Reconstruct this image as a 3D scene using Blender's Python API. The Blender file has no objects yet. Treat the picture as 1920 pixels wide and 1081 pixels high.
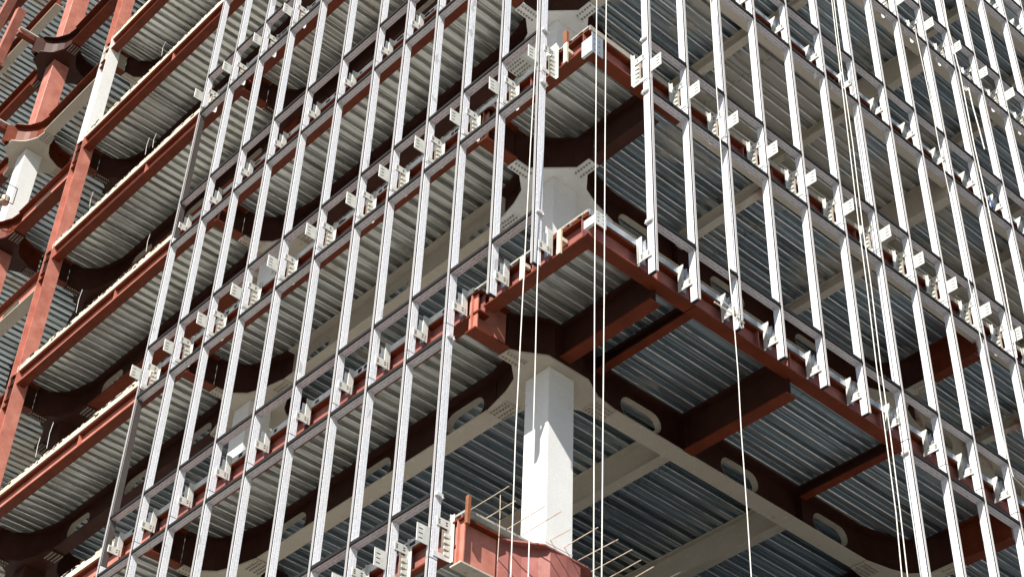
import bpy, bmesh, math, random
from mathutils import Matrix, Vector
from mathutils.geometry import tessellate_polygon
random.seed(7)
S = bpy.context.scene
COL = S.collection

# ------------------------------------------------------------------ camera, world, sun, exposure
FPX = 3165.679
CAM = Vector((-12.35811, -12.73538, -17.66794))
RR = Vector((0.7382247, -0.6737843, 0.0322337))
RD = Vector((0.4593957, 0.4671921, -0.7554384))
RF = Vector((0.4939432, 0.5724913, 0.6544264))
cd = bpy.data.cameras.new('camera')
cam = bpy.data.objects.new('camera', cd); COL.objects.link(cam)
cam.matrix_world = Matrix(((RR.x, -RD.x, -RF.x, CAM.x), (RR.y, -RD.y, -RF.y, CAM.y), (RR.z, -RD.z, -RF.z, CAM.z), (0, 0, 0, 1)))
cd.sensor_width = 36.0; cd.lens = FPX / 1920 * 36.0
cd.clip_start = 0.1; cd.clip_end = 3000
S.camera = cam

SUNDIR = Vector((-1.0, -0.46, 1.0)).normalized()
W = bpy.data.worlds.new('World'); S.world = W; W.use_nodes = True
nt = W.node_tree; bg = nt.nodes['Background']
sk = nt.nodes.new('ShaderNodeTexSky'); sk.sky_type = 'NISHITA'; sk.sun_disc = False
sk.sun_elevation = math.asin(SUNDIR.z); sk.sun_rotation = math.atan2(SUNDIR.x, SUNDIR.y) % (2 * math.pi)
nt.links.new(sk.outputs[0], bg.inputs[0]); bg.inputs[1].default_value = 0.062
sl = bpy.data.lights.new('sun', 'SUN'); sl.energy = 5.0; sl.angle = math.radians(0.5); sl.color = (1.0, 0.95, 0.87)
so = bpy.data.objects.new('sun', sl); COL.objects.link(so)
so.rotation_euler = SUNDIR.to_track_quat('Z', 'Y').to_euler()
S.view_settings.view_transform = 'Standard'; S.view_settings.look = 'None'
S.view_settings.exposure = 0.86; S.view_settings.gamma = 1.0
S.cycles.max_bounces = 8; S.cycles.diffuse_bounces = 5


def pix(P):
    q = Vector(P) - CAM
    d = q.dot(RF)
    if d < 0.1: return None
    return 960 + FPX * q.dot(RR) / d, 540.5 + FPX * q.dot(RD) / d


def seen(pts, m=70):
    for p in pts:
        q = pix(p)
        if q and -m < q[0] < 1920 + m and -m < q[1] < 1081 + m: return True
    return False


def at(px, py, ax, val):
    v = RR * ((px - 960) / FPX) + RD * ((py - 540.5) / FPX) + RF
    t = (val - CAM[ax]) / v[ax]
    return CAM + v * t


# ------------------------------------------------------------------ materials
def new_mat(name):
    m = bpy.data.materials.new(name); m.use_nodes = True
    n = m.node_tree; return m, n, n.nodes['Principled BSDF']


def N(n, t, **kw):
    o = n.nodes.new(t)
    for k, v in kw.items():
        if k.startswith('i_'): o.inputs[k[2:].replace('_', ' ')].default_value = v
        else: setattr(o, k, v)
    return o


def ramp(n, fac, stops):
    r = n.nodes.new('ShaderNodeValToRGB')
    while len(r.color_ramp.elements) < len(stops): r.color_ramp.elements.new(0.5)
    for e, (p, c) in zip(r.color_ramp.elements, stops):
        e.position = p; e.color = (c, c, c, 1) if isinstance(c, (int, float)) else tuple(c) + (1,)
    n.links.new(fac, r.inputs[0]); return r.outputs[0]


def coords(n, scale=(1, 1, 1)):
    tc = n.nodes.new('ShaderNodeTexCoord'); mp = n.nodes.new('ShaderNodeMapping')
    mp.inputs['Scale'].default_value = scale
    oi = n.nodes.new('ShaderNodeObjectInfo'); ad = n.nodes.new('ShaderNodeVectorMath'); ad.operation = 'ADD'
    n.links.new(tc.outputs['Object'], ad.inputs[0]); n.links.new(oi.outputs['Location'], ad.inputs[1])
    n.links.new(ad.outputs[0], mp.inputs[0]); return mp.outputs[0]


def noise(n, vec, scale, detail=4, rough=0.55):
    o = N(n, 'ShaderNodeTexNoise'); o.inputs['Scale'].default_value = scale
    o.inputs['Detail'].default_value = detail; o.inputs['Roughness'].default_value = rough
    n.links.new(vec, o.inputs['Vector']); return o.outputs['Fac']


def mixc(n, fac, a, b):
    o = n.nodes.new('ShaderNodeMix'); o.data_type = 'RGBA'
    if isinstance(fac, (int, float)): o.inputs[0].default_value = fac
    else: n.links.new(fac, o.inputs[0])
    for s, v in ((6, a), (7, b)):
        if isinstance(v, tuple): o.inputs[s].default_value = v + (1,)
        else: n.links.new(v, o.inputs[s])
    return o.outputs[2]


def paint(name, c1, c2, rough=0.5, spray=None, amount=0.5, scale=3.0, metal=0.0, bump=0.15, grime=0.5):
    m, n, b = new_mat(name)
    v = coords(n)
    base = mixc(n, ramp(n, noise(n, v, scale), [(0.3, 0.0), (0.7, 1.0)]), c1, c2)
    fine = ramp(n, noise(n, v, 26, 5, 0.7), [(0.35, 0.0), (0.75, grime)])
    dark = tuple(x * 0.55 for x in c1)
    base = mixc(n, fine, base, dark)
    if grime >= 0.2:
        lite = tuple(min(1.0, x * 1.4 + 0.01) for x in c1)
        base = mixc(n, ramp(n, noise(n, coords(n, (1.0, 1.0, 2.2)), 5.5, 6, 0.75), [(0.6, 0.0), (0.68, 0.55)]), base, lite)
        base = mixc(n, ramp(n, noise(n, coords(n, (1.3, 1.3, 1.3)), 2.1, 6, 0.7), [(0.62, 0.0), (0.74, 0.6)]), base, tuple(x * 0.4 for x in c1))
    if spray:
        f1 = ramp(n, noise(n, v, 1.1, 5, 0.65), [(max(0.0, 0.62 - amount * 0.5), 0.0), (min(1.0, 0.78 - amount * 0.5), 1.0)])
        base = mixc(n, f1, base, spray)
    n.links.new(base, b.inputs['Base Color'])
    b.inputs['Roughness'].default_value = rough; b.inputs['Metallic'].default_value = metal
    if 'primer' in name or 'spray' in name: b.inputs['Specular IOR Level'].default_value = 0.18
    if bump:
        bp = n.nodes.new('ShaderNodeBump'); bp.inputs['Strength'].default_value = bump; bp.inputs['Distance'].default_value = 0.01
        n.links.new(noise(n, v, 40, 4), bp.inputs['Height']); n.links.new(bp.outputs[0], b.inputs['Normal'])
    return m


TAN = (0.52, 0.475, 0.40)
M = {}
M['primer'] = paint('red_primer', (0.175, 0.034, 0.011), (0.11, 0.021, 0.007), 0.5, grime=0.45)
M['primer_light'] = paint('sunlit_salmon_primer', (0.56, 0.235, 0.18), (0.40, 0.14, 0.10), 0.45, grime=0.25)  # sunlit copy of the red primer, the brightness put into its colour
M['mauve'] = paint('shaded_mauve_primer', (0.34, 0.135, 0.115), (0.24, 0.08, 0.068), 0.5, grime=0.35)  # shaded copy of the salmon primer, the shade put into its colour
M['brown'] = paint('brown_primer', (0.060, 0.020, 0.013), (0.036, 0.012, 0.008), 0.55, grime=0.4)
M['brown_spray'] = paint('brown_primer_with_overspray', (0.06, 0.02, 0.013), (0.04, 0.013, 0.008), 0.6, spray=TAN, amount=0.38)
M['white'] = paint('white_fireproofing', (0.77, 0.772, 0.76), (0.70, 0.703, 0.69), 0.7, scale=1.5, bump=0.25, grime=0.28)
M['white_spray'] = paint('tan_sprayed_fireproofing', TAN, (0.47, 0.42, 0.34), 0.9, scale=2.0, bump=0.5, grime=0.35)
M['mixed'] = paint('half_sprayed_primer', (0.30, 0.09, 0.05), (0.2, 0.05, 0.03), 0.7, spray=TAN, amount=0.62)
M['galv'] = paint('galvanised_bracket', (0.70, 0.71, 0.66), (0.52, 0.54, 0.51), 0.45, scale=9, metal=0.15, bump=0.0, grime=0.1)
M['galv_blue'] = paint('bare_steel_bracket', (0.42, 0.46, 0.50), (0.34, 0.37, 0.40), 0.4, scale=9, metal=0.5, bump=0.0, grime=0.2)
M['slot'] = paint('slot_shadow_gap', (0.02, 0.02, 0.02), (0.015, 0.015, 0.015), 0.9, bump=0.0)
M['black'] = paint('black_gasket', (0.006, 0.006, 0.007), (0.004, 0.004, 0.004), 0.85, bump=0.0)
M['alu'] = paint('aluminium_rail', (0.80, 0.78, 0.77), (0.72, 0.70, 0.69), 0.35, metal=0.35, bump=0.0, grime=0.1)
M['bronze'] = paint('bronze_anodised_profile', (0.11, 0.095, 0.09), (0.09, 0.08, 0.077), 0.45, metal=0.3, bump=0.0, grime=0.2)
M['rope'] = paint('white_rope', (0.80, 0.79, 0.74), (0.7, 0.69, 0.64), 0.8, bump=0.0)
M['rebar'] = paint('weathered_rebar', (0.66, 0.56, 0.44), (0.5, 0.38, 0.27), 0.6, scale=20, bump=0.0)
M['rust'] = paint('rusty_orange_steel', (0.30, 0.105, 0.04), (0.20, 0.065, 0.028), 0.7, scale=12)
M['form'] = paint('cream_edge_form', (0.70, 0.61, 0.44), (0.64, 0.60, 0.50), 0.7, scale=6, spray=(0.30, 0.15, 0.07), amount=0.1, bump=0.2, grime=0.5)
M['concrete'] = paint('concrete_topping', (0.40, 0.39, 0.36), (0.33, 0.32, 0.30), 0.85, scale=2)
M['bolt'] = paint('painted_bolts', (0.36, 0.32, 0.26), (0.26, 0.23, 0.19), 0.6, scale=30, bump=0.0)
M['ground'] = paint('city_ground', (0.165, 0.158, 0.145), (0.135, 0.13, 0.12), 0.9, scale=0.08)


def film_mat(name, white, c_a, c_b, strength, axis):
    """clear-white protective film printed with rows of small illegible marks"""
    m, n, b = new_mat(name)
    tc = n.nodes.new('ShaderNodeTexCoord')
    sp = n.nodes.new('ShaderNodeSeparateXYZ')
    oi = n.nodes.new('ShaderNodeObjectInfo'); ad = n.nodes.new('ShaderNodeVectorMath'); ad.operation = 'ADD'
    n.links.new(tc.outputs['Object'], ad.inputs[0]); n.links.new(oi.outputs['Location'], ad.inputs[1]); n.links.new(ad.outputs[0], sp.inputs[0])
    cb = n.nodes.new('ShaderNodeCombineXYZ')
    # along = long axis of the profile, across = any of the others
    def math_(op, a, bb):
        o = n.nodes.new('ShaderNodeMath'); o.operation = op
        for i, x in enumerate((a, bb)):
            if isinstance(x, (int, float)): o.inputs[i].default_value = x
            else: n.links.new(x, o.inputs[i])
        return o.outputs[0]
    if axis == 'z':
        along = sp.outputs['Z']; across = math_('ADD', sp.outputs['X'], sp.outputs['Y'])
    elif axis == 'x':
        along = sp.outputs['X']; across = sp.outputs['Y']
    else:
        along = sp.outputs['Y']; across = sp.outputs['X']
    n.links.new(along, cb.inputs[0]); n.links.new(across, cb.inputs[1])
    br = n.nodes.new('ShaderNodeTexBrick'); n.links.new(cb.outputs[0], br.inputs['Vector'])
    br.inputs['Scale'].default_value = 1.0
    br.inputs['Brick Width'].default_value = 0.16; br.inputs['Row Height'].default_value = 0.048
    br.inputs['Mortar Size'].default_value = 0.014; br.inputs['Mortar Smooth'].default_value = 0.3
    br.inputs['Color1'].default_value = c_a + (1,); br.inputs['Color2'].default_value = c_b + (1,)
    br.inputs['Mortar'].default_value = white + (1,)
    mp = n.nodes.new('ShaderNodeMapping'); mp.inputs['Scale'].default_value = (45, 70, 1)
    n.links.new(cb.outputs[0], mp.inputs[0])
    letters = ramp(n, noise(n, mp.outputs[0], 1.0, 2), [(0.47, 0.0), (0.56, strength)])
    base = mixc(n, letters, white, br.outputs['Color'])
    mp2 = n.nodes.new('ShaderNodeMapping'); mp2.inputs['Scale'].default_value = (5, 9, 1)
    n.links.new(cb.outputs[0], mp2.inputs[0])
    wr = ramp(n, noise(n, mp2.outputs[0], 1.0, 5, 0.7), [(0.4, 0.0), (0.75, 0.35)])
    base = mixc(n, wr, base, tuple(x * 0.6 for x in white))
    mp3 = n.nodes.new('ShaderNodeMapping'); mp3.inputs['Scale'].default_value = (1.1, 3, 1)
    n.links.new(cb.outputs[0], mp3.inputs[0])
    tear = ramp(n, noise(n, mp3.outputs[0], 1.0, 3, 0.55), [(0.66, 0.0), (0.675, 0.8)])
    base = mixc(n, tear, base, (0.40, 0.40, 0.41))
    n.links.new(base, b.inputs['Base Color'])
    b.inputs['Roughness'].default_value = 0.38
    bp = n.nodes.new('ShaderNodeBump'); bp.inputs['Strength'].default_value = 0.25; bp.inputs['Distance'].default_value = 0.008
    n.links.new(wr, bp.inputs['Height']); n.links.new(bp.outputs[0], b.inputs['Normal'])
    return m


M['film'] = film_mat('printed_film_on_mullion', (0.72, 0.745, 0.785), (0.20, 0.30, 0.48), (0.44, 0.30, 0.32), 0.7, 'z')
M['film_x'] = film_mat('printed_film_on_transom', (0.62, 0.61, 0.645), (0.05, 0.05, 0.09), (0.30, 0.14, 0.16), 0.9, 'x')
M['film_y'] = film_mat('printed_film_on_bar', (0.60, 0.58, 0.60), (0.05, 0.04, 0.07), (0.30, 0.12, 0.12), 0.9, 'y')


def deck_mat(name, amount, lo=(0.25, 0.30, 0.33), hi=(0.50, 0.58, 0.63)):  # default lo and hi hold the cool blue shade of the inner decks
    m, n, b = new_mat(name)
    v = coords(n)
    vs = coords(n, (0.07, 9.0, 1.0))
    vf = coords(n, (0.16, 34.0, 1.0))
    s1 = noise(n, vs, 1.0, 4, 0.6); s2 = noise(n, vf, 1.0, 3, 0.6)
    c = mixc(n, ramp(n, s1, [(0.38, 0.0), (0.62, 1.0)]), lo, hi)
    c = mixc(n, ramp(n, s2, [(0.5, 0.0), (0.66, 0.75)]), c, (0.86, 0.88, 0.88))
    sp = ramp(n, noise(n, v, 0.55, 6, 0.62), [(0.68 - amount * 0.45, 0.0), (0.78 - amount * 0.45, 0.85)])
    c2 = mixc(n, sp, c, TAN)
    sq = n.nodes.new('ShaderNodeSeparateXYZ'); n.links.new(v, sq.inputs[0])
    wv = n.nodes.new('ShaderNodeMath'); wv.operation = 'PINGPONG'; n.links.new(sq.outputs['Y'], wv.inputs[0]); wv.inputs[1].default_value = 0.393
    c2 = mixc(n, ramp(n, wv.outputs[0], [(0.004, 0.85), (0.014, 0.0)]), c2, (0.04, 0.04, 0.045))
    wx = n.nodes.new('ShaderNodeMath'); wx.operation = 'PINGPONG'; n.links.new(sq.outputs['X'], wx.inputs[0]); wx.inputs[1].default_value = 3.017
    c2 = mixc(n, ramp(n, wx.outputs[0], [(0.004, 0.7), (0.012, 0.0)]), c2, (0.05, 0.05, 0.05))
    st = ramp(n, noise(n, v, 0.9, 4, 0.7), [(0.6, 0.0), (0.75, 0.55)])
    c2 = mixc(n, st, c2, (0.25, 0.20, 0.11))
    n.links.new(c2, b.inputs['Base Color'])
    mt = n.nodes.new('ShaderNodeMath'); mt.operation = 'MULTIPLY_ADD'
    n.links.new(sp, mt.inputs[0]); mt.inputs[1].default_value = -0.65; mt.inputs[2].default_value = 0.8
    n.links.new(mt.outputs[0], b.inputs['Metallic'])
    rg = ramp(n, s1, [(0.3, 0.24), (0.7, 0.38)])
    n.links.new(rg, b.inputs['Roughness'])
    return m


M['deck_a'] = deck_mat('galvanised_deck', 0.05)
M['deck_b'] = deck_mat('galvanised_deck_with_light_overspray', 0.35)
M['deck_w'] = deck_mat('galvanised_deck_warm_light_tint', 0.16, (0.44, 0.445, 0.415), (0.74, 0.745, 0.70))  # warm reflected light at the left overhang, put into the sheet colour
M['deck_c'] = deck_mat('galvanised_deck_with_heavy_overspray', 0.62)


# ------------------------------------------------------------------ mesh helpers
class MB:
    def __init__(s): s.v = []; s.f = []
    def box(s, a, b):
        x0, x1 = sorted((a[0], b[0])); y0, y1 = sorted((a[1], b[1])); z0, z1 = sorted((a[2], b[2]))
        i = len(s.v)
        s.v += [(x0, y0, z0), (x1, y0, z0), (x1, y1, z0), (x0, y1, z0), (x0, y0, z1), (x1, y0, z1), (x1, y1, z1), (x0, y1, z1)]
        s.f += [tuple(i + j for j in q) for q in ((0, 3, 2, 1), (4, 5, 6, 7), (0, 1, 5, 4), (1, 2, 6, 5), (2, 3, 7, 6), (3, 0, 4, 7))]
    def prism(s, poly, axis, a, b, holes=()):
        """poly: 2D outline, extruded along axis between a and b"""
        def P(p, h):
            if axis == 'z': return (p[0], p[1], h)
            if axis == 'x': return (h, p[0], p[1])
            return (p[0], h, p[1])
        loops = [poly] + list(holes)
        tris = tessellate_polygon([[Vector((p[0], p[1], 0)) for p in l] for l in loops])
        flat = [p for l in loops for p in l]; n = len(flat); i = len(s.v)
        s.v += [P(p, a) for p in flat] + [P(p, b) for p in flat]
        for t in tris:
            s.f.append((i + t[0], i + t[1], i + t[2])); s.f.append((i + n + t[2], i + n + t[1], i + n + t[0]))
        o = 0
        for l in loops:
            k = len(l)
            for j in range(k):
                p, q = o + j, o + (j + 1) % k
                s.f.append((i + p, i + q, i + n + q, i + n + p))
            o += k
    def tube(s, pts, r, seg=6):
        i0 = len(s.v); pts = [Vector(p) for p in pts]
        for k, p in enumerate(pts):
            d = (pts[min(k + 1, len(pts) - 1)] - pts[max(k - 1, 0)]).normalized()
            u = d.cross(Vector((0.3, 0.5, 0.1))).normalized(); w = d.cross(u)
            for j in range(seg):
                an = 2 * math.pi * j / seg
                s.v.append(tuple(p + (u * math.cos(an) + w * math.sin(an)) * r))
        for k in range(len(pts) - 1):
            for j in range(seg):
                a = i0 + k * seg + j; b = i0 + k * seg + (j + 1) % seg
                s.f.append((a, b, b + seg, a + seg))
        s.f.append(tuple(i0 + j for j in range(seg))); e = i0 + (len(pts) - 1) * seg
        s.f.append(tuple(e + j for j in range(seg)))
    def swap(s): s.v = [(y, x, z) for x, y, z in s.v]
    def mesh(s, name, mat, bevel=0.0):
        me = bpy.data.meshes.new(name); me.from_pydata(s.v, [], s.f)
        bm = bmesh.new(); bm.from_mesh(me)
        bmesh.ops.recalc_face_normals(bm, faces=bm.faces)
        if bevel:
            ed = [e for e in bm.edges if len(e.link_faces) == 2 and e.calc_face_angle(0) > 0.6]
            bmesh.ops.bevel(bm, geom=ed, offset=bevel, segments=1, affect='EDGES', clamp_overlap=True)
        bm.to_mesh(me); bm.free()
        me.materials.append(mat); return me


def link(name, me, parent=None, loc=(0, 0, 0)):
    o = bpy.data.objects.new(name, me); COL.objects.link(o)
    if parent: o.parent = parent
    o.location = loc; return o


def tag(o, label, cat, group=None):
    o['label'] = label; o['category'] = cat
    if group: o['group'] = group
    return o


def thing(name, label, cat, loc=(0, 0, 0), group=None):
    o = bpy.data.objects.new(name, None); COL.objects.link(o); o.location = loc; o.empty_display_size = 0.2
    return tag(o, label, cat, group)


ORD = ['zeroth', 'first', 'second', 'third', 'fourth', 'fifth', 'sixth', 'seventh', 'eighth', 'ninth', 'tenth', 'eleventh',
       'twelfth', 'thirteenth', 'fourteenth', 'fifteenth', 'sixteenth', 'seventeenth', 'eighteenth']
H = 4.2
FL = lambda k: ORD[k + 2]        # floor edges counted from the lowest one in the photo


# ------------------------------------------------------------------ ground
g = MB(); g.v = [(-900, -900, -19.3), (900, -900, -19.3), (900, 900, -19.3), (-900, 900, -19.3)]; g.f = [(0, 1, 2, 3)]
go = link('ground', g.mesh('ground', M['ground'])); go['kind'] = 'structure'

# ------------------------------------------------------------------ steel beams
ZD = -0.33      # underside of the deck, relative to the floor level


def slot_poly(c, z, half=0.48, r=0.2):
    p = []
    for j in range(9):
        a = -math.pi / 2 + math.pi * j / 8; p.append((c + half - r + r * math.cos(a), z + r * math.sin(a)))
    for j in range(9):
        a = math.pi / 2 + math.pi * j / 8; p.append((c - half + r + r * math.cos(a), z + r * math.sin(a)))
    return p


def beam(label, axis, a, b, c, z0, z1, bw, web, bot, top='primer', name='steel_beam', group=None, slots=(), tf=0.028, tw=0.018, cat='beam', stiff=()):
    """I-beam along axis from a to b, centred on c, from z0 up to z1"""
    o = thing(name, label, cat, (a, c, z0) if axis == 'x' else (c, a, z0), group)
    L = b - a; D = z1 - z0
    sw = axis == 'y'
    def put(nm, mb, mt, parent=o):
        if sw: mb.swap()
        return link(nm, mb.mesh(nm, M[mt]), parent)
    m = MB(); m.box((0, -bw / 2, 0), (L, bw / 2, tf)); put('bottom_flange', m, bot)
    m = MB(); m.box((0, -bw / 2, D - tf), (L, bw / 2, D)); put('top_flange', m, top)
    m = MB()
    if slots:
        hs = [slot_poly(s - a, D / 2 + 0.02) for s in slots]
        m.prism([(0, tf), (L, tf), (L, D - tf), (0, D - tf)], 'y', -tw / 2, tw / 2, hs)
    else:
        m.box((0, -tw / 2, tf), (L, tw / 2, D - tf))
    for st in stiff:
        m.box((st - a - 0.01, -bw / 2 + 0.02, tf), (st - a + 0.01, bw / 2 - 0.02, D - tf))
    w = put('web', m, web)
    for s in slots:
        m = MB(); outer = slot_poly(s - a, D / 2 + 0.02, 0.484, 0.204); inner = slot_poly(s - a, D / 2 + 0.02, 0.478, 0.198)
        m.prism(outer, 'y', -0.012, 0.12, [inner]); put('slot_rim', m, 'white_spray', w)
    return o


# node plates: plan outline of the flared plate where four girders meet
def quad(hx, hy, lx, ly):
    if hx < 0.15 and hy < 0.15: return [(lx, hy), (0.70, hy), (hx, 0.70), (hx, ly)]
    if hy < 0.15: return [(lx, hy), (0.72, hy), (0.43, 0.38), (0.30, 0.72), (hx, ly)]
    if hx < 0.15: return [(lx, hy), (0.72, 0.30), (0.38, 0.43), (hx, 0.72), (hx, ly)]
    return [(lx, hy), (min(0.9, lx), hy + 0.05), (0.54, 0.40), (0.40, 0.54), (hx + 0.05, min(0.9, ly)), (hx, ly)]


def node_outline(xp, xm, yp, ym):
    """arms: (length, half width) for +x, -x, +y, -y"""
    out = []
    for sx, sy, ax, ay in ((1, 1, xp, yp), (-1, 1, xm, yp), (-1, -1, xm, ym), (1, -1, xp, ym)):
        q = []
        if ax[0] <= 0.45 and ay[0] <= 0.45: q = [(0.44, 0.44)]
        elif ax[0] <= 0.45: q = [(0.42, 0.44), (ay[1] + 0.06, 0.8), (ay[1], ay[0])]
        elif ay[0] <= 0.45: q = [(ax[0], ax[1]), (0.85, ax[1] + 0.06), (0.44, 0.44)]
        else: q = quad(ay[1], ax[1], ax[0], ay[0])
        q = [(sx * p[0], sy * p[1]) for p in q]
        if sx * sy < 0: q.reverse()
        out += q
    return out


def bolts(m, x0, x1, y0, y1, nx, ny, z):
    for i in range(nx):
        for j in range(ny):
            x = x0 + (x1 - x0) * i / max(1, nx - 1); y = y0 + (y1 - y0) * j / max(1, ny - 1)
            m.prism([(x + 0.021 * math.cos(t * math.pi / 3), y + 0.021 * math.sin(t * math.pi / 3)) for t in range(6)], 'z', z - 0.026, z)


def node(label, cx, cy, k, plate, web, arms, zb=-1.09):
    z = H * k
    o = thing('girder_node', label, 'steel node', (cx, cy, z + zb), 'flared steel nodes where girders meet the columns')
    D = ZD - zb; out = node_outline(*arms)
    m = MB(); m.prism(out, 'z', -0.012, 0.024); link('bottom_plate', m.mesh('bottom_plate', M[plate]), o)
    m = MB(); m.prism(out, 'z', D - 0.030, D - 0.003); link('top_plate', m.mesh('top_plate', M[web]), o)
    m = MB(); m.box((-0.27, -0.27, 0.024), (0.27, 0.27, D - 0.03)); link('column_core', m.mesh('column_core', M[web]), o)
    # curved side plates following the plan outline
    m = MB()
    for sx, sy, ax, ay in ((1, 1, arms[0], arms[2]), (-1, 1, arms[1], arms[2]), (-1, -1, arms[1], arms[3]), (1, -1, arms[0], arms[3])):
        q = [(ax[0], 0.0), (0.95, 0.04), (0.62, 0.16), (0.42, 0.30), (0.30, 0.42), (0.16, 0.62), (0.04, 0.95), (0.0, ay[0])]
        if ax[0] <= 0.45: q = [p for p in q if p[0] < 0.6]; 
        if ay[0] <= 0.45: q = [p for p in q if p[1] < 0.6]
        q = [(p[0], p[1]) for p in q]
        i = len(m.v)
        for p in q: m.v += [(sx * p[0], sy * p[1], 0.024), (sx * p[0], sy * p[1], D - 0.03)]
        for j in range(len(q) - 1): m.f.append((i + 2 * j, i + 2 * j + 2, i + 2 * j + 3, i + 2 * j + 1))
    link('side_plate', m.mesh('side_plate', M[web]), o)
    for (L, hw), (dx, dy) in zip(arms, ((1, 0), (-1, 0), (0, 1), (0, -1))):
        if L < 0.8: continue
        m = MB(); mp = MB()
        c0, c1 = (L - 0.42), (L + 0.02); nb = 2 if hw > .15 else 1
        if dx:
            a, b = sorted((dx * c0, dx * c1)); mp.box((a, -hw + 0.015, -0.030), (b, hw - 0.015, -0.012))
            bolts(m, a + 0.05, b - 0.05, 0.05, hw - 0.045, 6, nb, -0.030); bolts(m, a + 0.05, b - 0.05, -hw + 0.045, -0.05, 6, nb, -0.030)
        else:
            a, b = sorted((dy * c0, dy * c1)); mp.box((-hw + 0.015, a, -0.030), (hw - 0.015, b, -0.012))
            bolts(m, 0.05, hw - 0.045, a + 0.05, b - 0.05, nb, 6, -0.030); bolts(m, -hw + 0.045, -0.05, a + 0.05, b - 0.05, nb, 6, -0.030)
        link('bolts', m.mesh('bolts', M['bolt']), link('splice_plate', mp.mesh('splice_plate', M[plate]), o))
    return o


def column(label, cx, cy, z0, z1, w, mat, group='box columns of the steel frame'):
    o = thing('steel_column', label, 'column', (cx, cy, z0), group)
    m = MB(); m.box((-w / 2, -w / 2, 0), (w / 2, w / 2, z1 - z0))
    link('shaft', m.mesh('shaft', M[mat], 0.008), o)
    m = MB()
    for s in (0.18, z1 - z0 - 0.25):
        t = w / 2 + 0.004
        m.box((-t, -t, s), (t, t, s + 0.012))
    link('weld_seam', m.mesh('weld_seam', M[mat]), o)
    return o


XG = [2.1, 11.15, 20.2]
YG = [3.0, 12.05, 21.1]
CN = {(0, 0): 'corner', (1, 0): 'right facade', (2, 0): 'far right', (0, 1): 'left facade', (0, 2): 'far left',
      (1, 1): 'inner', (2, 1): 'inner right', (1, 2): 'inner left', (2, 2): 'rear'}
SP_OUT = 0.385


def grid_paint(i, j, k):
    """(plate, web) for a node"""
    if (i, j) == (0, 0) and k == -1: return 'white_spray', 'mauve'
    if (i, j) == (0, 0) and k in (1, 2): return 'white', 'brown'
    if (i, j) == (0, 0): return ('white_spray', 'brown') if k < 2 else ('white_spray', 'white_spray' if k > 2 else 'brown')
    if j == 0: return ('white_spray', 'brown') if k < 2 else ('white_spray', 'white_spray')
    if i == 0 and j == 1: return ('white_spray', 'brown') if k < 2 else (('mixed', 'brown') if k == 2 else ('brown', 'brown'))
    if i == 0 and j == 2: return ('white_spray', 'brown') if k in (0, 5) else ('brown', 'brown')
    return ('white_spray', 'white_spray')


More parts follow.
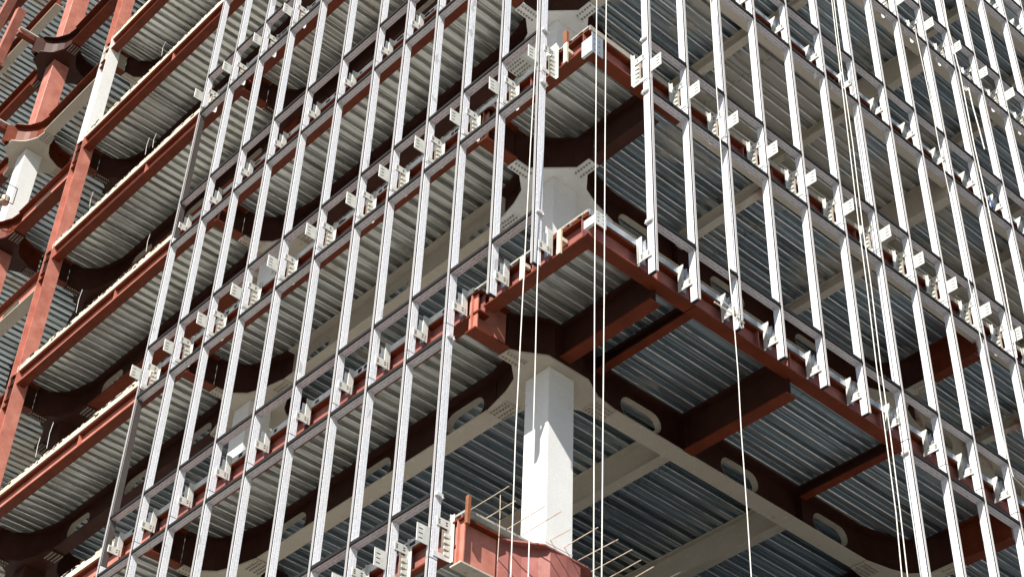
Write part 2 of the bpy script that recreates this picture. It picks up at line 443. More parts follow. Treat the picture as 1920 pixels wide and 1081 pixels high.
for k in range(-1, 8):
    z = H * k
    f = FL(k)
    # ---- nodes and columns
    for i, cx in enumerate(XG):
        for j, cy in enumerate(YG):
            if not seen([(cx + a, cy + b, z + c) for a in (-1, 0, 1) for b in (-1, 0, 1) for c in (-4, -2.5, -1.1, -.3)], 20): continue
            pl, wb = grid_paint(i, j, k)
            xm = (1.0, 0.12) if i == 0 else (1.3, 0.175)
            ym = (1.3, 0.175) if j else (((0.44, 0.12) if k < 1 else (1.0, 0.12)) if i == 0 else (1.35, 0.13))
            if seen([(cx + a, cy + b, z - 1.1) for a in (-1, 0, 1) for b in (-1, 0, 1)], 10):
                node(f'flared {"brown" if pl == "brown" else "whitish"} node plate at the {CN[(i, j)]} column, {f} floor level up',
                     cx, cy, k, pl, wb, ((1.3, 0.175), xm, (1.3, 0.175), ym))
            if seen([(cx, cy, z - 1.2 - t) for t in (0, 1, 2, 3)], 10):
                cm = 'white'
                if i == 0 and j == 2 and k != 5: cm = 'brown'
                if i == 0 and j == 1 and k >= 3: cm = 'primer'
                column(f'{"white" if cm == "white" else "dark red"} box column, {CN[(i, j)]} position, hanging below the {f} floor level',
                       cx, cy, z - H + ZD, z - 1.10, 0.55, cm)
    # ---- girders along the left facade (y) and right facade (x)
    for j in range(2):
        y0, y1 = YG[j] + 1.31, YG[j + 1] - 1.31
        if not seen([(XG[0], y0 + (y1 - y0) * t / 8, z - 0.7) for t in range(9)], 40): continue
        if j == 0: web, bot = {-1: ('brown', 'white_spray'), 0: ('brown', 'white_spray'), 1: ('white_spray', 'white_spray')}.get(k, ('brown', 'brown'))
        else: web, bot = {1: ('brown', 'brown')}.get(k, ('brown', 'primer'))
        sl_ = [YG[j] + 2.08, YG[j] + 4.54, YG[j] + 7.0] if k < 2 or j == 1 else [YG[j] + 4.54]
        beam(f'deep slotted girder behind the left facade, {"near" if j == 0 else "far"} bay, {f} floor level up', 'y', y0, y1, XG[0], z - 1.09, z + ZD, 0.35,
             web, bot, web, 'girder', 'deep girders between the columns', sl_, cat='girder')
    for i in range(2):
        x0, x1 = XG[i] + 1.31, XG[i + 1] - 1.31
        if not seen([(x0 + (x1 - x0) * t / 8, YG[0], z - 0.7) for t in range(9)], 40): continue
        web, bot = ('brown', 'white_spray') if k < 2 and i == 0 else (('mixed', 'white_spray') if k < 2 else ('white_spray', 'white_spray'))
        sl_ = [XG[i] + 2.08, XG[i] + 4.54, XG[i] + 7.0] if k < 2 else []
        beam(f'deep slotted girder behind the right facade, {"near" if i == 0 else "far"} bay, {f} floor level up', 'x', x0, x1, YG[0], z - 1.09, z + ZD, 0.35,
             web, bot, web, 'girder', 'deep girders between the columns', sl_, cat='girder',
             stiff=(XG[i] + 3.02, XG[i] + 6.04))
    # inner girders in both directions
    for i in range(1, 3):
        for j in range(2):
            y0, y1 = YG[j] + 1.31, YG[j + 1] - 1.31
            if seen([(XG[i], y0 + (y1 - y0) * t / 6, z - 1) for t in range(7)], 0):
                beam(f'inner girder running back from right facade, {ORD[i]} line, {"near" if j == 0 else "far"} bay, {f} level', 'y', y0, y1, XG[i], z - 1.09, z + ZD, 0.35,
                     'white_spray', 'white_spray', 'white_spray', 'girder', 'inner girders under the decks', cat='girder')
    for i in range(2):
        for j in range(1, 3):
            x0, x1 = XG[i] + 1.31, XG[i + 1] - 1.31
            if seen([(x0 + (x1 - x0) * t / 6, YG[j], z - 1) for t in range(7)], 0):
                wb = 'white_spray' if (k < 2 and j == 1) else 'brown_spray'
                beam(f'inner girder parallel to the right facade, {ORD[j]} line back, {"near" if i == 0 else "far"} bay, {f} level', 'x', x0, x1, YG[j], z - 1.09, z + ZD, 0.35,
                     wb, wb, wb, 'girder', 'inner girders under the decks', cat='girder')
    # joists
    for i in range(2):
        for n_ in (1, 2):
            xj = XG[i] + 3.017 * n_
            for j in range(2):
                y0, y1 = YG[j] + 0.19, YG[j + 1] - 0.19
                if k == -1: y0 = YG[0] + 0.19 if j == 0 else y0
                if not seen([(xj, y0 + (y1 - y0) * t / 8, z - 0.85) for t in range(9)], 0): continue
                mt = 'white_spray' if j == 0 or i == 1 else 'brown_spray'
                beam(f'shallower floor joist, {ORD[i * 2 + n_]} back from the left facade, {"front" if j == 0 else "rear"} bay, {f} level', 'y', y0, y1, xj, z - 0.93, z + ZD, 0.22,
                     mt, mt, mt, 'floor_joist', 'floor joists under the decks', cat='joist')
    # ---- cantilever beams of the right overhang
    if k >= 0:
        for n_, (xj, zb_) in enumerate([(2.0, -1.0), (2.98, -0.56), (5.12, -1.09 if k == 0 else -0.62), (8.14, -0.56), (11.15, -1.09), (14.17, -0.62), (17.18, -0.62)]):
            y1 = {0: 2.55, 4: 1.63}.get(n_, 2.82)
            if n_ == 0 and k > 0: xj, zb_, y1 = 2.1, -1.09, 1.98
            if not seen([(xj, 0.5, z - .8), (xj, 1.5, z - .8), (xj, 2.6, z - .8)], 30): continue
            if n_ == 1 and k > 0: continue
            mt = ('brown', 'primer') if k == 0 else (('mixed', 'mixed') if k == 1 else ('white_spray', 'white_spray'))
            if n_ == 4 and k < 2: mt = ('primer', 'primer')
            if n_ == 0 and k == 1: mt = ('brown', 'brown')
            beam(f'short {"deep" if zb_ < -0.9 else "shallow"} cantilever beam under the right overhang, {ORD[n_ + 1]} from the corner, {f} floor level', 'y', 0.56, y1, xj, z + zb_, z + ZD,
                 0.17 if zb_ > -0.9 else 0.235, mt[0], mt[1], mt[0], 'cantilever_beam', 'short cantilever beams under the overhang')
    # ---- cantilever beams of the left overhang (at the column lines)
    for j, cy in enumerate(YG):
        cyy = 2.96 if j == 0 else cy
        if not seen([(0.4, cyy, z - .8), (1.0, cyy, z - .8)], 30): continue
        mt = ('primer_light', 'white_spray' if k == -1 else 'primer') if k in (-1, 0) and j == 0 else ('brown', 'primer')
        if k == 5 and j == 2: mt = ('white_spray', 'primer')
        beam(f'short cantilever beam carrying the left floor edge at the {CN[(0, j)]} column, {f} floor level', 'x', 0.36, 1.08, cyy, z - 1.085, z + ZD,
             0.235, mt[0], mt[1], 'primer', 'cantilever_beam', 'short cantilever beams under the overhang', stiff=(0.42,))
    # ---- spandrel beams: left edge (three pieces) and right edge
    segs = [(0.5, 2.70, 'corner'), (2.80, 11.9, 'near'), (11.93, 20.78, 'far')] if k >= 0 else [(3.02, 11.9, 'near'), (11.93, 20.78, 'far')]
    for y0, y1, nm in segs:
        if not seen([(0.5, y0 + (y1 - y0) * t / 8, z - .6) for t in range(9)], 60): continue
        beam(f'red spandrel beam at the left floor edge, {nm} piece, {f} floor level up', 'y', y0, y1, 0.505, z - 0.745, z + ZD, 0.235,
             'primer_light' if nm == 'far' else 'mauve', 'primer', 'primer', 'spandrel_beam', 'spandrel beams along the floor edges', stiff=(y0 + 1.3, (y0 + y1) / 2))
    if k >= 0:
        for x0, x1, nm in [(0.385, 2.70, 'corner'), (2.72, 11.1, 'near'), (11.12, 19.5, 'far')]:
            if not seen([(x0 + (x1 - x0) * t / 8, 0.5, z - .6) for t in range(9)], 60): continue
            beam(f'red spandrel beam at the right floor edge, {nm} piece, {f} floor level up', 'x', x0, x1, 0.505, z - 0.742, z + ZD - 0.003, 0.235,
                 'mauve' if k < 2 else 'brown', 'primer' if k == 0 or nm == 'corner' else 'white_spray', 'primer', 'spandrel_beam', 'spandrel beams along the floor edges', stiff=(x0 + 1.5, x0 + 4.6))

# ------------------------------------------------------------------ floor decks
M['fold'] = paint('zinc_fold_highlight', (0.86, 0.88, 0.88), (0.58, 0.61, 0.63), 0.35, scale=0.9, spray=(0.22, 0.23, 0.24), amount=0.24, metal=0.3, bump=0.0, grime=0.1)  # highlight line along the rib lips, put into the zinc colour


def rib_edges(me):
    """the small folded lip of each rib gets a highlight painted as brighter zinc"""
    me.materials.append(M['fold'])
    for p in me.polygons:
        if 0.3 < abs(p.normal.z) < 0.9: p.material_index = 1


def corrugated(x0, x1, y0, y1, zb):
    m = MB(); p = 0.262; y = y0; prof = []
    while y < y1 - 0.01:
        for dy, dz in ((0.010, 0), (0.122, 0), (0.134, 0.108), (0.240, 0.108), (0.252, 0.012)):
            if y + dy <= y1: prof.append((y + dy, zb + dz))
        y += p
    for a, b in prof: m.v += [(x0, a, b), (x1, a, b)]
    for i in range(len(prof) - 1): m.f.append((2 * i, 2 * i + 1, 2 * i + 3, 2 * i + 2))
    return m


for k in range(-1, 11):
    z = H * k; zb = z + ZD + 0.004; f = FL(k)
    o = thing('floor_deck', f'ribbed galvanised floor deck seen from below, {f} floor level up', 'floor deck', (0, 0, 0), 'ribbed decks stacked one above another')
    m = MB()
    rects = [(0.42, 19.6, 0.42, 21.2), (1.05, 19.6, 21.3, 50.0)]
    if k == -1: rects = [(0.42, 19.6, 2.84, 21.2), (1.05, 19.6, 21.3, 50.0)]
    mw = MB()
    mw = corrugated(0.42, 2.08, rects[0][2], 21.2, zb)
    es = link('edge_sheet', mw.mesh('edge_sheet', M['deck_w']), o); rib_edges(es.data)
    for r in rects:
        q = corrugated(max(r[0], 2.081) if r[3] < 22 else r[0], *r[1:], zb); b = len(m.v); m.v += q.v; m.f += [tuple(b + t for t in ff) for ff in q.f]
    dm = 'deck_a' if k in (-1, 0) else ('deck_b' if k in (1, 3) else 'deck_c' if k == 2 else 'deck_b')
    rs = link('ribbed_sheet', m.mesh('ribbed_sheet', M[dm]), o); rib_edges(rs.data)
    m = MB()
    for r in rects: m.box((r[0] + 0.02, r[2] + 0.02, zb + 0.128), (r[1], r[3], z - 0.16))
    link('concrete_topping', m.mesh('concrete_topping', M['concrete']), o)
    ys = {-1: 3.4, 0: 2.95, 1: 1.35}.get(k, 0.40)
    m = MB(); m.box((0.372, ys, z - 0.325), (0.40, 13.2, z - 0.20)); m.box((0.40, ys, z - 0.326), (0.44, 13.2, z - 0.32))
    link('pour_stop', m.mesh('pour_stop', M['galv']), o)
    m = MB(); rq = random.Random(50 + k)
    for t in range(26):
        y = 3.5 + 9.4 * rq.random(); m.box((0.368, y, z - 0.305), (0.376, y + 0.05 + 0.10 * rq.random(), z - 0.255 + 0.03 * rq.random()))
    link('edge_gaps', m.mesh('edge_gaps', M['slot']), o)
    if k >= 0:
        m = MB(); m.box((0.42, 0.372, z - 0.325), (19.5, 0.40, z - 0.21)); m.box((0.42, 0.40, z - 0.326), (19.5, 0.44, z - 0.32))
        link('pour_stop', m.mesh('pour_stop', M['bolt' if k == 1 else 'galv_blue']), o)  # right pour stop in greyer metal, its shade put into the colour
    # rough edge form left of the glazed part, with lumps of mortar and tie wires
    m = MB(); m.box((0.368, 13.21, z - 0.322), (0.40, 20.9, z - 0.18))
    rnd = random.Random(k)
    for t in range(70):
        y = 13.3 + 7.5 * rnd.random(); h = 0.02 + 0.05 * rnd.random()
        m.box((0.37, y, z - 0.18), (0.395, y + 0.05 + 0.2 * rnd.random(), z - 0.18 + h))
    link('edge_form', m.mesh('edge_form', M['form']), o)
    m = MB()
    for t in range(15 + 5 * (k % 3)):
        y = 13.3 + 7.2 * rnd.random(); h_ = z - 0.27 + 0.16 * rnd.random(); m.box((0.364, y, h_), (0.372, y + 0.05 + 0.12 * rnd.random(), h_ + 0.02 + 0.05 * rnd.random()))
    link('form_gaps', m.mesh('form_gaps', M['slot']), o)
    m = MB()
    for t in range(2 + k % 2):
        y = 13.5 + 7.0 * rnd.random(); s = 0.2 + 0.5 * rnd.random()
        m.tube([(0.36, y, z), (0.34, y, z + s * .6), (0.34, y - 0.1 * rnd.random(), z + s)], 0.006, 5)
    link('tie_wires', m.mesh('tie_wires', M['rope']), o)

# ------------------------------------------------------------------ far-left wing: slender H posts, set-back girder and its columns
DX, DY = 0.85, 26.15
for k in range(1, 9):
    z = H * k; f = FL(k)
    wht = (k == 5)
    if seen([(0.5, 21, z - 1.1 - t) for t in (0, 1, 2, 3, 4)], 20):
        o = thing('edge_post', f'{"white painted" if wht else "salmon red"} slender H-section post at the left end of the {f} floor edge, below it', 'post', (0.53, 21.0, z - H - 0.3), 'slender posts at the end of the floor edges')
        mt = 'white' if wht else 'primer_light'
        m = MB(); m.box((-0.18, -0.21, 0), (0.18, -0.185, H)); m.box((-0.18, 0.185, 0), (0.18, 0.21, H))
        link('flange', m.mesh('flange', M[mt]), o)
        m = MB(); m.box((-0.012, -0.185, 0), (0.012, 0.185, H)); link('web', m.mesh('web', M[mt]), o)
        m = MB()
        for s in (H - 0.35, H - 1.0): m.box((-0.17, -0.185, s), (-0.012, 0.185, s + 0.02))
        link('stiffener', m.mesh('stiffener', M['primer']), o)
    if seen([(DX, y, z - .7) for y in (21.5, 23, 24.5, 26)], 20):
        bot = 'white_spray' if k in (3, 5) else 'primer'
        beam(f'set-back girder beyond the slender post at far left, {f} floor level up', 'y', 21.3, DY - 1.3, DX - 0.1, z - 1.09, z + ZD, 0.35,
             'primer_light' if k < 5 else 'brown', bot, 'primer', 'girder', 'set-back girders at far left', [23.6] if k in (2, 3, 4) else [], cat='girder')
    if seen([(DX, DY, z - 1.1), (DX - .7, DY, z - 1), (DX, DY - 1, z - 1)], 20):
        pl = 'white_spray' if k in (3, 5) else 'brown'
        node(f'flared {"sprayed white" if pl != "brown" else "dark red"} node of the far-left set-back column, {f} floor level up', DX - 0.05, DY, k, pl, 'primer' if k != 6 else 'brown',
             ((1.3, 0.175), (0.75, 0.2), (1.3, 0.175), (1.3, 0.175)))
        beam(f'short stub beam jutting out from the far-left node, {f} floor level up', 'x', -0.75, 0.02, DY + 0.05, z - 0.62, z + ZD, 0.2,
             'primer_light', 'primer', 'white' if k in (5, 6) else 'primer_light', 'stub_beam', 'stub beams at far left')
    if seen([(DX, DY, z - 1.2 - t) for t in (0, 1, 2, 3)], 20):
        column(f'{"white" if wht else "salmon red"} box column of the far-left set-back line, below the {f} floor level', DX, DY, z - H + ZD, z - 1.10, 0.56, 'white' if wht else 'primer_light')
    if seen([(DX, y, z - .7) for y in (27.5, 29, 31, 34)], 10):
        beam(f'outermost girder running off beyond the far-left column, {f} floor level up', 'y', DY + 1.31, 36.0, DX - 0.15, z - 1.09, z + ZD, 0.3,
             'primer', 'white_spray' if k == 7 else 'primer', 'primer', 'girder', 'set-back girders at far left', cat='girder')
    if seen([(x, DY, z - .7) for x in (3, 5, 8)], 0):
        beam(f'cross girder running inwards from the far-left column, {f} floor level up', 'x', DX + 1.3, 11, DY, z - 1.09, z + ZD, 0.3,
             'brown', 'brown', 'brown', 'girder', 'inner girders under the decks', cat='girder')

# raking braces at the upper left
for n_, (p, q) in enumerate((((-6, 118), (40, 20)), ((-12, 62), (34, -22)))):
    A = at(*p, 0, 0.35); B = at(*q, 0, 0.35)
    o = thing('diagonal_brace', f'{"lower" if n_ == 0 else "upper"} salmon red diagonal brace in the upper left picture corner', 'brace', A, 'diagonal braces at the upper left')
    d = B - A; m = MB(); w = 0.16
    u = Vector((1, 0, 0)); v_ = d.normalized().cross(u)
    cs = [u * a * w + v_ * b * w for a, b in ((-1, -1), (1, -1), (1, 1), (-1, 1))]
    m.v = [tuple(c) for c in cs] + [tuple(c + d) for c in cs]
    m.f = [(0, 1, 2, 3), (4, 5, 6, 7), (0, 1, 5, 4), (1, 2, 6, 5), (2, 3, 7, 6), (3, 0, 4, 7)]
    link('tube', m.mesh('tube', M['primer_light']), o)
    m = MB(); m.box((-0.2, -0.25, -0.3), (0.2, 0.25, -0.26)); link('end_plate', m.mesh('end_plate', M['primer']), o)

# ------------------------------------------------------------------ curtain wall
YM = [None, 1.11, 2.087, 3.077, 4.023, 5.002, 5.959, 7.151, 8.350, 9.532, 10.724, 11.914, 13.095]
XM = [None, 1.478, 2.396, 3.361, 4.383, 5.417, 6.455, 7.484, 8.501, 9.509, 10.547, 11.566, 12.597, 13.602, 14.650, 15.67, 16.7, 17.73]
# facade frame: t = distance from the corner along the wall, d = depth inwards, z up.  right wall: (t, d, z); left wall: (d, t, z)
OFF = {'L': 0.062, 'R': -0.022}
SIDE = {'L': 'left', 'R': 'right'}


def P3(F, t, d, z): return (t, d, z) if F == 'R' else (d, t, z)


_mesh = {}


def fmesh(F, key, mat, fn, bevel=0.0):
    kk = (F, key, mat)
    if kk not in _mesh:
        m = MB(); fn(m)
        if F == 'L': m.swap()
        _mesh[kk] = m.mesh(key[0] if isinstance(key, tuple) else key, M[mat], bevel)
    return _mesh[kk]


def mullion(F, n_, k, t, film='film'):
    z0 = H * k - 1.03
    o = thing('mullion', f'{"bare bronze" if film == "bronze" else "film-wrapped"} mullion, {ORD[n_]} from corner on the {SIDE[F]} facade, rising from {FL(k)} floor edge',
              'mullion', P3(F, t + OFF[F], 0, z0), 'vertical mullions of the unglazed curtain wall')
    L = H - 0.012
    def body(m): m.box((-0.027, 0.022, 0), (0.030, 0.160, L))
    link('wrapped_profile', fmesh(F, ('wrapped_profile', film), film, body, 0.003), o)
    def rails(m):
        m.box((-0.006, 0.0, 0), (0.004, 0.0218, L)); m.box((0.019, 0.0, 0), (0.030, 0.0218, L))
    link('outer_rail', fmesh(F, 'outer_rail', 'alu', rails), o)
    def gk(m): m.box((0.0042, 0.015, 0), (0.0188, 0.0216, L)); m.box((-0.024, 0.012, 0), (-0.0062, 0.0216, L))
    link('gasket', fmesh(F, 'gasket', 'black', gk), o)
    def sleeve(m): m.box((-0.022, 0.03, -0.014), (0.025, 0.152, 0.002))
    link('splice_sleeve', fmesh(F, 'splice_sleeve', 'black', sleeve), o)
    return o


def transom(F, n_, k, t0, t1, zc, up):
    a = t0 + OFF[F] + 0.0315; b = t1 + OFF[F] - 0.0285; L = round(b - a, 3)
    o = thing('transom', f'{"upper" if up else "lower"} film-wrapped transom at the {FL(k)} floor edge, between {ORD[n_]} and {ORD[n_ + 1]} mullions, {SIDE[F]} facade',
              'transom', P3(F, a, 0, zc - 0.012), 'horizontal transoms of the unglazed curtain wall')
    def body(m): m.box((0, 0.024, 0), (L, 0.148, 0.05))
    link('wrapped_profile', fmesh(F, ('bar_profile', L), 'film_x' if F == 'R' else 'film_y', body), o)
    def gk(m): m.box((-0.002, -0.004, -0.002), (L + 0.002, 0.0238, 0.054))
    link('gasket', fmesh(F, ('bar_gasket', L), 'black', gk), o)
    def lip(m): m.box((0, 0.1482, -0.010), (L, 0.157, 0.03))
    link('inner_lip', fmesh(F, ('inner_lip', L), 'film_x' if F == 'R' else 'film_y', lip), o)
    return o


def anchor(F, n_, k, t):
    big = (k % 2 == 1)
    z = H * k
    o = thing('anchor_bracket', f'{"large bracket with slotted outrigger plate" if big else "small white steel bracket"} on the {ORD[n_]} {SIDE[F]} mullion, {FL(k)} floor edge',
              'bracket', P3(F, t + OFF[F], 0, z + random.uniform(-0.018, 0.018)), 'brackets tying the mullions to the floor edges')
    o.rotation_euler[1 if F == 'L' else 0] = math.radians(random.uniform(-1.6, 1.6))
    s = -0.029
    if big:
        def outer(m): m.box((-0.006, -0.235, -0.85), (0.006, -0.002, -0.555))
        pl = link('outrigger_plate', fmesh(F, 'outrigger_plate', 'galv', outer, 0.002), o)
        def slots(m):
            for i in range(3): m.box((-0.0085, -0.20, -0.64 - 0.075 * i), (0.0085, -0.13, -0.628 - 0.075 * i))
        link('slot', fmesh(F, 'slot', 'slot', slots), pl)
        def up(m): m.box((s - 0.010, 0.09, -0.47), (s - 0.001, 0.325, -0.33))
        u = link('upper_side_plate', fmesh(F, 'upper_side_plate', 'galv', up, 0.001), o)
        def us(m):
            for i in range(3): m.box((s - 0.0125, 0.115, -0.375 - 0.03 * i), (s - 0.009, 0.15, -0.362 - 0.03 * i))
            for i in range(2): m.box((s - 0.0125, 0.25, -0.39 - 0.04 * i), (s - 0.009, 0.285, -0.372 - 0.04 * i))
        link('slot', fmesh(F, 'side_slot', 'slot', us), u)
        def ch(m):
            m.box((s - 0.010, 0.33, -0.98), (s - 0.001, 0.372, -0.20))
            m.box((s - 0.06, 0.365, -0.98), (s - 0.0102, 0.372, -0.20))
            for i in range(4):
                zz = -0.56 - 0.1 * i
                m.prism([(0.235, zz), (0.3298, zz + 0.03), (0.3298, zz - 0.05), (0.235, zz - 0.045)], 'x', s - 0.020, s - 0.002)
        link('serrated_channel', fmesh(F, 'serrated_channel', 'galv', ch), o)
        def bk(m): m.box((s - 0.001, 0.202, -0.93), (s + 0.008, 0.329, -0.50))
        link('backing_plate', fmesh(F, 'backing_plate', 'bolt', bk), o)
        def lo(m): m.box((s - 0.010, 0.05, -0.985), (s - 0.001, 0.325, -0.90))
        link('lower_side_plate', fmesh(F, 'lower_side_plate', 'galv', lo), o)
        def kn(m):
            m.box((s - 0.012, 0.3722, -0.72), (s + 0.10, 0.384, -0.30)); m.box((s + 0.04, 0.384, -0.65), (s + 0.052, 0.485, -0.36))
        link('slab_bracket', fmesh(F, 'slab_bracket', 'galv_blue', kn), o)
    else:
        def fin(m): m.box((s - 0.012, 0.27, -0.69), (s - 0.001, 0.384, -0.18))
        link('fin_plate', fmesh(F, 'fin_plate', 'galv', fin, 0.001), o)
        def pl_(m): m.box((s - 0.024, 0.085, -0.70), (s - 0.0122, 0.325, -0.545))
        p = link('side_plate', fmesh(F, 'side_plate', 'galv', pl_, 0.002), o)
        def ps(m):
            for i in range(3): m.box((s - 0.0265, 0.11, -0.60 - 0.03 * i), (s - 0.0235, 0.15, -0.587 - 0.03 * i))
            for i in range(2): m.box((s - 0.0265, 0.26, -0.60 - 0.045 * i), (s - 0.0235, 0.295, -0.583 - 0.045 * i))
        link('slot', fmesh(F, 'plate_slot', 'slot', ps), p)
        def kn(m):
            m.box((s - 0.001, 0.202, -0.60), (s + 0.008, 0.384, -0.30)); m.box((s + 0.008, 0.372, -0.62), (s + 0.16, 0.384, -0.26))
            m.box((s + 0.11, 0.384, -0.60), (s + 0.122, 0.49, -0.36))
        link('slab_bracket', fmesh(F, 'slab_bracket_small', 'galv_blue', kn), o)
    return o


for F, T, n_open in (('L', YM, 3), ('R', XM, 7)):
    last = len(T) - 1
    for k in range(-2, 9):
        z = H * k
        for n_ in range(1, last + 1):
            t = T[n_]
            base_ok = k >= 0 or n_ >= n_open
            if base_ok and seen([P3(F, t, 0.1, z - 1.03 + H * u / 4) for u in range(5)], 25):
                mullion(F, n_, k, t, 'bronze' if (F == 'L' and n_ == 12 and k in (0, 2)) else 'film')
            if (k >= 0 or n_ >= n_open) and seen([P3(F, t, -.2, z - .9), P3(F, t, .3, z - .3)], 25):
                anchor(F, n_, k, t)
            if n_ < last:
                zu = z; zl = z - 1.295
                if base_ok and seen([P3(F, t, 0.1, zu), P3(F, T[n_ + 1], .1, zu)], 25): transom(F, n_, k, t, T[n_ + 1], zu, True)
                okl = n_ >= n_open if k <= 0 else True
                if okl and seen([P3(F, t, 0.1, zl), P3(F, T[n_ + 1], .1, zl)], 25): transom(F, n_, k, t, T[n_ + 1], zl, False)

# loose end clips where no transom continues
for F, n_, k, zz, txt in (('L', 1, 1, 4.2, 'beside the upper transom end'), ('L', 1, 1, 2.905, 'beside the lower transom end'), ('L', 1, 0, 0.0, 'above the open mullion foot'),
                          ('R', 1, 1, 4.2, 'beside the upper transom end'), ('R', 1, 1, 2.905, 'beside the lower transom end'), ('R', 1, 0, 0.0, 'above the open mullion foot'),
                          ('R', 7, 0, -1.295, 'at the start of the lower transoms'), ('L', 3, 0, -1.295, 'at the start of the lower transoms'), ('L', 3, -1, -4.2, 'at the start of the lowest transoms')):
    T = YM if F == 'L' else XM
    m = MB(); m.box((-0.075, 0.03, -0.02), (-0.029, 0.155, 0.035)); m.box((-0.085, 0.13, -0.04), (-0.029, 0.165, -0.0205))
    if F == 'L': m.swap()
    o = link('end_clip', m.mesh('end_clip', M['alu'], 0.003), None, P3(F, T[n_] + OFF[F], 0, zz))
    tag(o, f'silver clip on {ORD[n_]} {SIDE[F]} mullion {txt}, {FL(k)} floor', 'clip', 'silver end clips')

# corner plates with slots at the open building corner
for k, p0, p1, hh in ((1, (1110, 95), (1131, 107), 0.47), (0, (1116, 417), (1137, 433), 0.27)):
    A = at(*p0, 1, 0.10); wdt = at(*p1, 1, 0.10).x - A.x
    o = thing('corner_plate', f'white slotted plate standing at the open building corner, {FL(k)} floor edge', 'plate', A, 'white plates at the building corner')
    m = MB(); m.box((0, 0, 0), (wdt, 0.012, hh)); p = link('face_plate', m.mesh('face_plate', M['galv_blue'] if k else M['galv'], 0.002), o)
    m = MB()
    for i in range(3):
        for j in (0.05, 0.15): m.box((j, -0.003, 0.07 + i * hh / 3.6), (j + 0.03, 0.0001, 0.08 + i * hh / 3.6))
    link('slot', m.mesh('slot', M['slot']), p)
    m = MB(); m.box((0.0, 0.013, 0.02), (0.05, 0.24, 0.032)); m.box((0.0, 0.013, hh - 0.1), (0.05, 0.24, hh - 0.088)); m.box((0.0, 0.013, 0.0322), (0.012, 0.24, hh - 0.1002))
    link('shelf_bracket', m.mesh('shelf_bracket', M['galv']), o)

# ------------------------------------------------------------------ ropes
def rope(label, pts, ax, val, r=0.0082, val2=None):
    P = []
    for i, p in enumerate(pts):
        v = val if val2 is None else val + (val2 - val) * i / (len(pts) - 1)
        P.append(at(p[0], p[1], ax, v))
    m = MB(); m.tube([tuple(p - P[0]) for p in P], r)
    o = link('rope', m.mesh('rope', M['rope']), None, P[0])
    return tag(o, label, 'rope', 'ropes and cables hanging down the facade')


rope('white hanging rope just left of the corner column, crossing the first left mullion', [(1009, -20), (1007, 60), (995, 270), (981, 540), (967, 810), (957, 1100)], 0, -0.3)
rope('white hanging rope in front of the white corner column', [(1009.5, 470), (1007, 540), (1004, 670), (1000, 810), (993, 990), (990, 1100)], 0, -0.25)
rope('left rope of the pair at the open building corner', [(1119, -20), (1117, 270), (1115, 540), (1114, 810), (1113, 1100)], 1, -0.4)
rope('right rope of the pair at the open building corner', [(1137, -20), (1135, 200), (1134.5, 270), (1133, 540), (1130.5, 810), (1128, 1100)], 1, -0.4)
rope('thin rope tied around the fourth right mullion, hanging to the bottom of the picture', [(1331, -20), (1341, 130), (1351, 270), (1361, 430), (1370, 540), (1376, 600), (1384, 700), (1390, 810), (1401, 960), (1410, 1100)], 1, -0.12, 0.008)
rope('left rope of the pair crossing the middle of the right facade', [(1557, -20), (1575, 130), (1592, 270), (1610, 420), (1626, 540), (1644, 690), (1660, 810), (1680, 960), (1693, 1100)], 1, -0.35, 0.009)
rope('right rope of the pair crossing the middle of the right facade', [(1561, -20), (1579, 130), (1599, 270), (1617, 420), (1634, 540), (1652, 690), (1669, 810), (1688, 960), (1704, 1100)], 1, -0.35, 0.009)
rope('slack cord in front of the eleventh right mullion near the right edge', [(1765, -20), (1777, 50), (1800, 137), (1826, 270), (1850, 375), (1884, 540), (1893, 590), (1907, 670)], 1, -0.3, 0.012)
rope('frayed cord hanging beside the ninth right mullion', [(1717, 62), (1732, 130), (1748, 205), (1760, 270), (1776, 345), (1795, 430), (1819, 540), (1840, 640), (1848, 700), (1890, 860), (1900, 893), (1922, 915)], 1, -0.2, 0.008)
rope('short white cable end hanging near the top right', [(1816, 165), (1824, 200), (1834, 235), (1846, 280)], 1, -0.15, 0.014)

# tied cable knot on the fourth right mullion
o = thing('cable_knot', 'knotted cable with crossed ends around the foot of the third right mullion', 'cable knot', at(1376, 588, 1, -0.03))
m = MB(); m.tube([(-0.42, 0.02, 0.0), (-0.1, -0.02, -0.05), (0.22, -0.01, -0.06)], 0.012); m.tube([(-0.26, 0.0, 0.12), (0.0, -0.03, 0.02), (0.16, 0.0, -0.2)], 0.01)
m.tube([(0.2, 0.0, 0.1), (0.0, -0.03, -0.02), (-0.2, 0.0, -0.16)], 0.01); m.tube([(-0.03, -0.02, 0.14), (0.02, -0.05, 0), (0.01, -0.02, -0.14)], 0.01)
link('loose_ends', m.mesh('loose_ends', M['rope']), o)
m = MB(); m.box((-0.05, -0.05, -0.05), (0.05, 0.0, 0.05)); link('knot', m.mesh('knot', M['form'], 0.015), o)

# blue strap on the right facade
o = thing('blue_strap', 'small blue and black strap hanging by a bracket at the right edge', 'strap', at(1857, 382, 1, 0.1))
m = MB(); m.tube([(0, 0, 0.18), (0.03, -0.02, 0.05), (0.0, 0, -0.12)], 0.02)
M['blue'] = paint('blue_webbing', (0.03, 0.12, 0.42), (0.02, 0.08, 0.30), 0.6, bump=0)
link('webbing', m.mesh('webbing', M['blue']), o)
m = MB(); m.box((0.03, 0.0, -0.1), (0.09, 0.05, -0.02)); link('buckle', m.mesh('buckle', M['black'], 0.01), o)

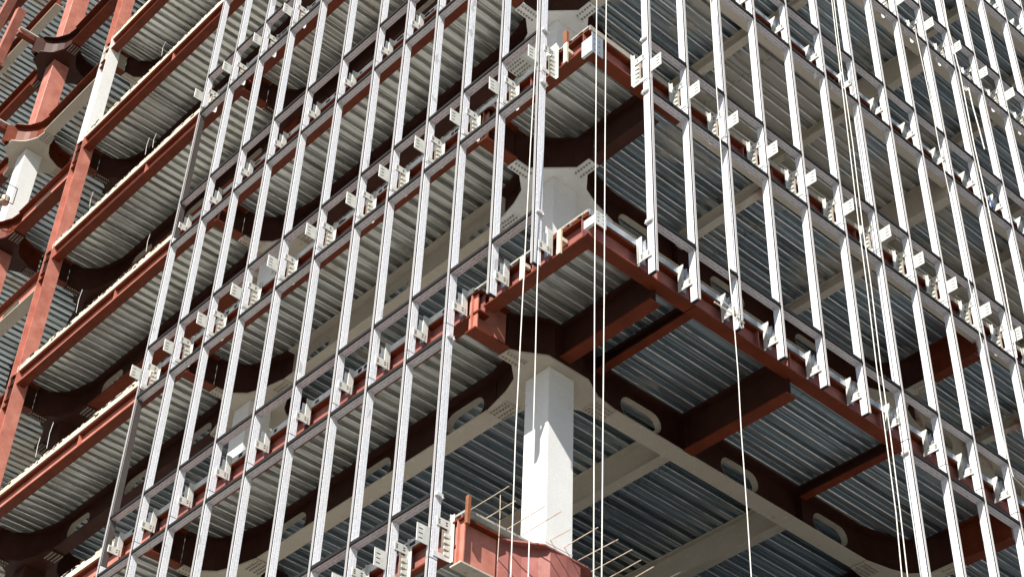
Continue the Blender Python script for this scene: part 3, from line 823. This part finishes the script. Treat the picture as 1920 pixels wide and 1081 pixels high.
# ------------------------------------------------------------------ rebar dowels at the notched floor
rnd = random.Random(3)
for n_ in range(12):
    x = 0.55 + 0.33 * n_ + 0.08 * rnd.random()
    if not seen([(x, 2.4, -4.3)], 60): continue
    L = 0.62 + 0.35 * rnd.random()
    m = MB(); zz = -4.30 + 0.03 * rnd.random()
    m.tube([(0, 0.25, 0), (0, 0, 0), (0.03 * rnd.uniform(-1, 1), -L, rnd.uniform(-.03, .05))], 0.0085)
    o = link('rebar', m.mesh('rebar', M['rebar']), None, (x, 2.95, zz))
    tag(o, f'rusty rebar dowel sticking out of the lowest floor edge, {ORD[n_ + 1]} from the left', 'rebar', 'rebar dowels along the lowest floor edge')
m = MB(); m.tube([(0, 0, 0.35), (0.01, 0, -0.1), (0, 0.0, -0.75)], 0.006)
tag(link('tie_wire', m.mesh('tie_wire', M['rebar']), None, (0.95, 2.75, -4.3)), 'thin wire hanging off a rebar dowel in front of the salmon cantilever beam', 'wire')
m = MB(); m.box((-0.03, -0.03, -0.25), (0.03, 0.03, 0.22)); m.box((0.03, -0.02, -0.25), (0.04, 0.05, 0.22))
tag(link('angle_stub', m.mesh('angle_stub', M['rust'], 0.004), None, (0.40, 2.80, -4.42)), 'rust orange steel angle standing on the end of the lowest cantilever beam', 'steel angle', 'rusty angle pieces on the corner steel')
m = MB(); m.box((-0.025, -0.03, -0.16), (0.025, 0.03, 0.14)); m.box((-0.05, -0.035, -0.16), (-0.026, 0.05, 0.14))
tag(link('angle_stub', m.mesh('angle_stub', M['rust'], 0.004), None, (0.37, 0.88, 4.05)), 'rust orange steel angle clamped to the corner floor edge below the upper corner plate', 'steel angle', 'rusty angle pieces on the corner steel')
# small rusty clips on the spandrel at the corner
for n_, y in enumerate((0.45, 0.68, 0.92, 1.15)):
    m = MB(); m.box((-0.03, -0.07, 0), (0.05, 0.05, 0.03)); m.box((-0.03, 0.03, 0.0302), (0.05, 0.04, 0.06))
    tag(link('deck_clip', m.mesh('deck_clip', M['rust'], 0.004), None, (0.42, y, -0.30)), f'rusty deck clip on the corner floor edge, {ORD[n_ + 1]} from the corner plate', 'clip', 'rusty deck clips at the corner')
# pale clamps holding the left corner spandrel
for n_, (y, k) in enumerate(((0.93, 0), (1.75, 0), (0.86, 1))):
    o = thing('beam_clamp', f'cream channel clamp gripping the corner spandrel beam, {ORD[n_ + 1]} of three', 'clamp', (0.36, y, H * k - 0.55), 'cream clamps on the corner spandrel')
    m = MB(); m.box((-0.04, -0.03, -0.26), (0.0, -0.012, 0.22)); m.box((-0.04, -0.012, -0.26), (-0.028, 0.05, 0.22)); link('channel', m.mesh('channel', M['form']), o)
    m = MB(); m.box((0.001, -0.03, 0.0), (0.12, 0.03, 0.09)); link('jaw', m.mesh('jaw', M['form'], 0.01), o)

# ------------------------------------------------------------------ work lamp at the left edge
P = at(10, 372, 0, 0.2)
o = thing('work_lamp', 'brown round work lamp in a wire cage hanging at the left picture edge', 'lamp', P)
m = MB(); m.prism([(0.14 * math.cos(t * math.pi / 8), 0.14 * math.sin(t * math.pi / 8)) for t in range(16)], 'z', -0.2, 0.05)
link('lamp_body', m.mesh('lamp_body', M['rebar'], 0.02), o)
m = MB()
for a, b in (((-.2, -.2, -.25), (-.2, -.2, .4)), ((.2, -.2, -.25), (.2, -.2, .4)), ((-.2, .2, -.25), (-.2, .2, .4)), ((-.2, -.2, -.25), (.2, -.2, -.25)), ((-.2, .2, -.25), (-.2, -.2, -.25)), ((-.2, -.2, .4), (.2, -.2, .4)), ((-.2, -.2, .4), (-.2, .35, .1)), ((-.2, .2, .4), (-.2, -.35, .6))):
    m.tube([a, b], 0.014)
link('wire_cage', m.mesh('wire_cage', M['black']), o)

# ------------------------------------------------------------------ floors of the building below the picture (plain slabs that shade the ones above)
for k in (-2, -3, -4):
    z = H * k
    o = thing('lower_floor_slab', f'plain concrete floor slab below the picture, {ORD[-k - 1]} one under the notched floor', 'floor slab', (0, 0, 0), 'lower floor slabs')
    m = MB(); m.box((0.45, 2.84, z - 0.25), (19.6, 50, z - 0.17)); link('slab', m.mesh('slab', M['concrete']), o)

# loose film flaps hanging from the right transoms
rnd = random.Random(11)
for n_, (i, k, u) in enumerate(((7, 3, .3), (8, 3, .6), (9, 3, .25), (10, 3, .7), (10, 3, .35), (11, 3, .5), (12, 3, .3), (9, 2, .8), (6, 2, .2), (5, 2, .75))):
    x = XM[i] + (XM[i + 1] - XM[i]) * u
    m = MB(); h = 0.10 + 0.10 * rnd.random(); w = 0.05 + 0.05 * rnd.random()
    m.prism([(0, 0), (w, 0), (w * .8, -h * .6), (w * .35, -h), (0.005, -h * .55)], 'y', 0, 0.004)
    o = link('film_flap', m.mesh('film_flap', M['rope']), None, (x, 0.06, H * k - 1.30)); o.rotation_euler = (0.3 * rnd.random(), 0, 0.5 * rnd.random())
    tag(o, f'torn white film flap hanging right of the {ORD[i]} right mullion, {FL(k)} floor' + (', corner side' if u < .4 and i == 10 else ''), 'film scrap', 'torn film flaps on the right facade')
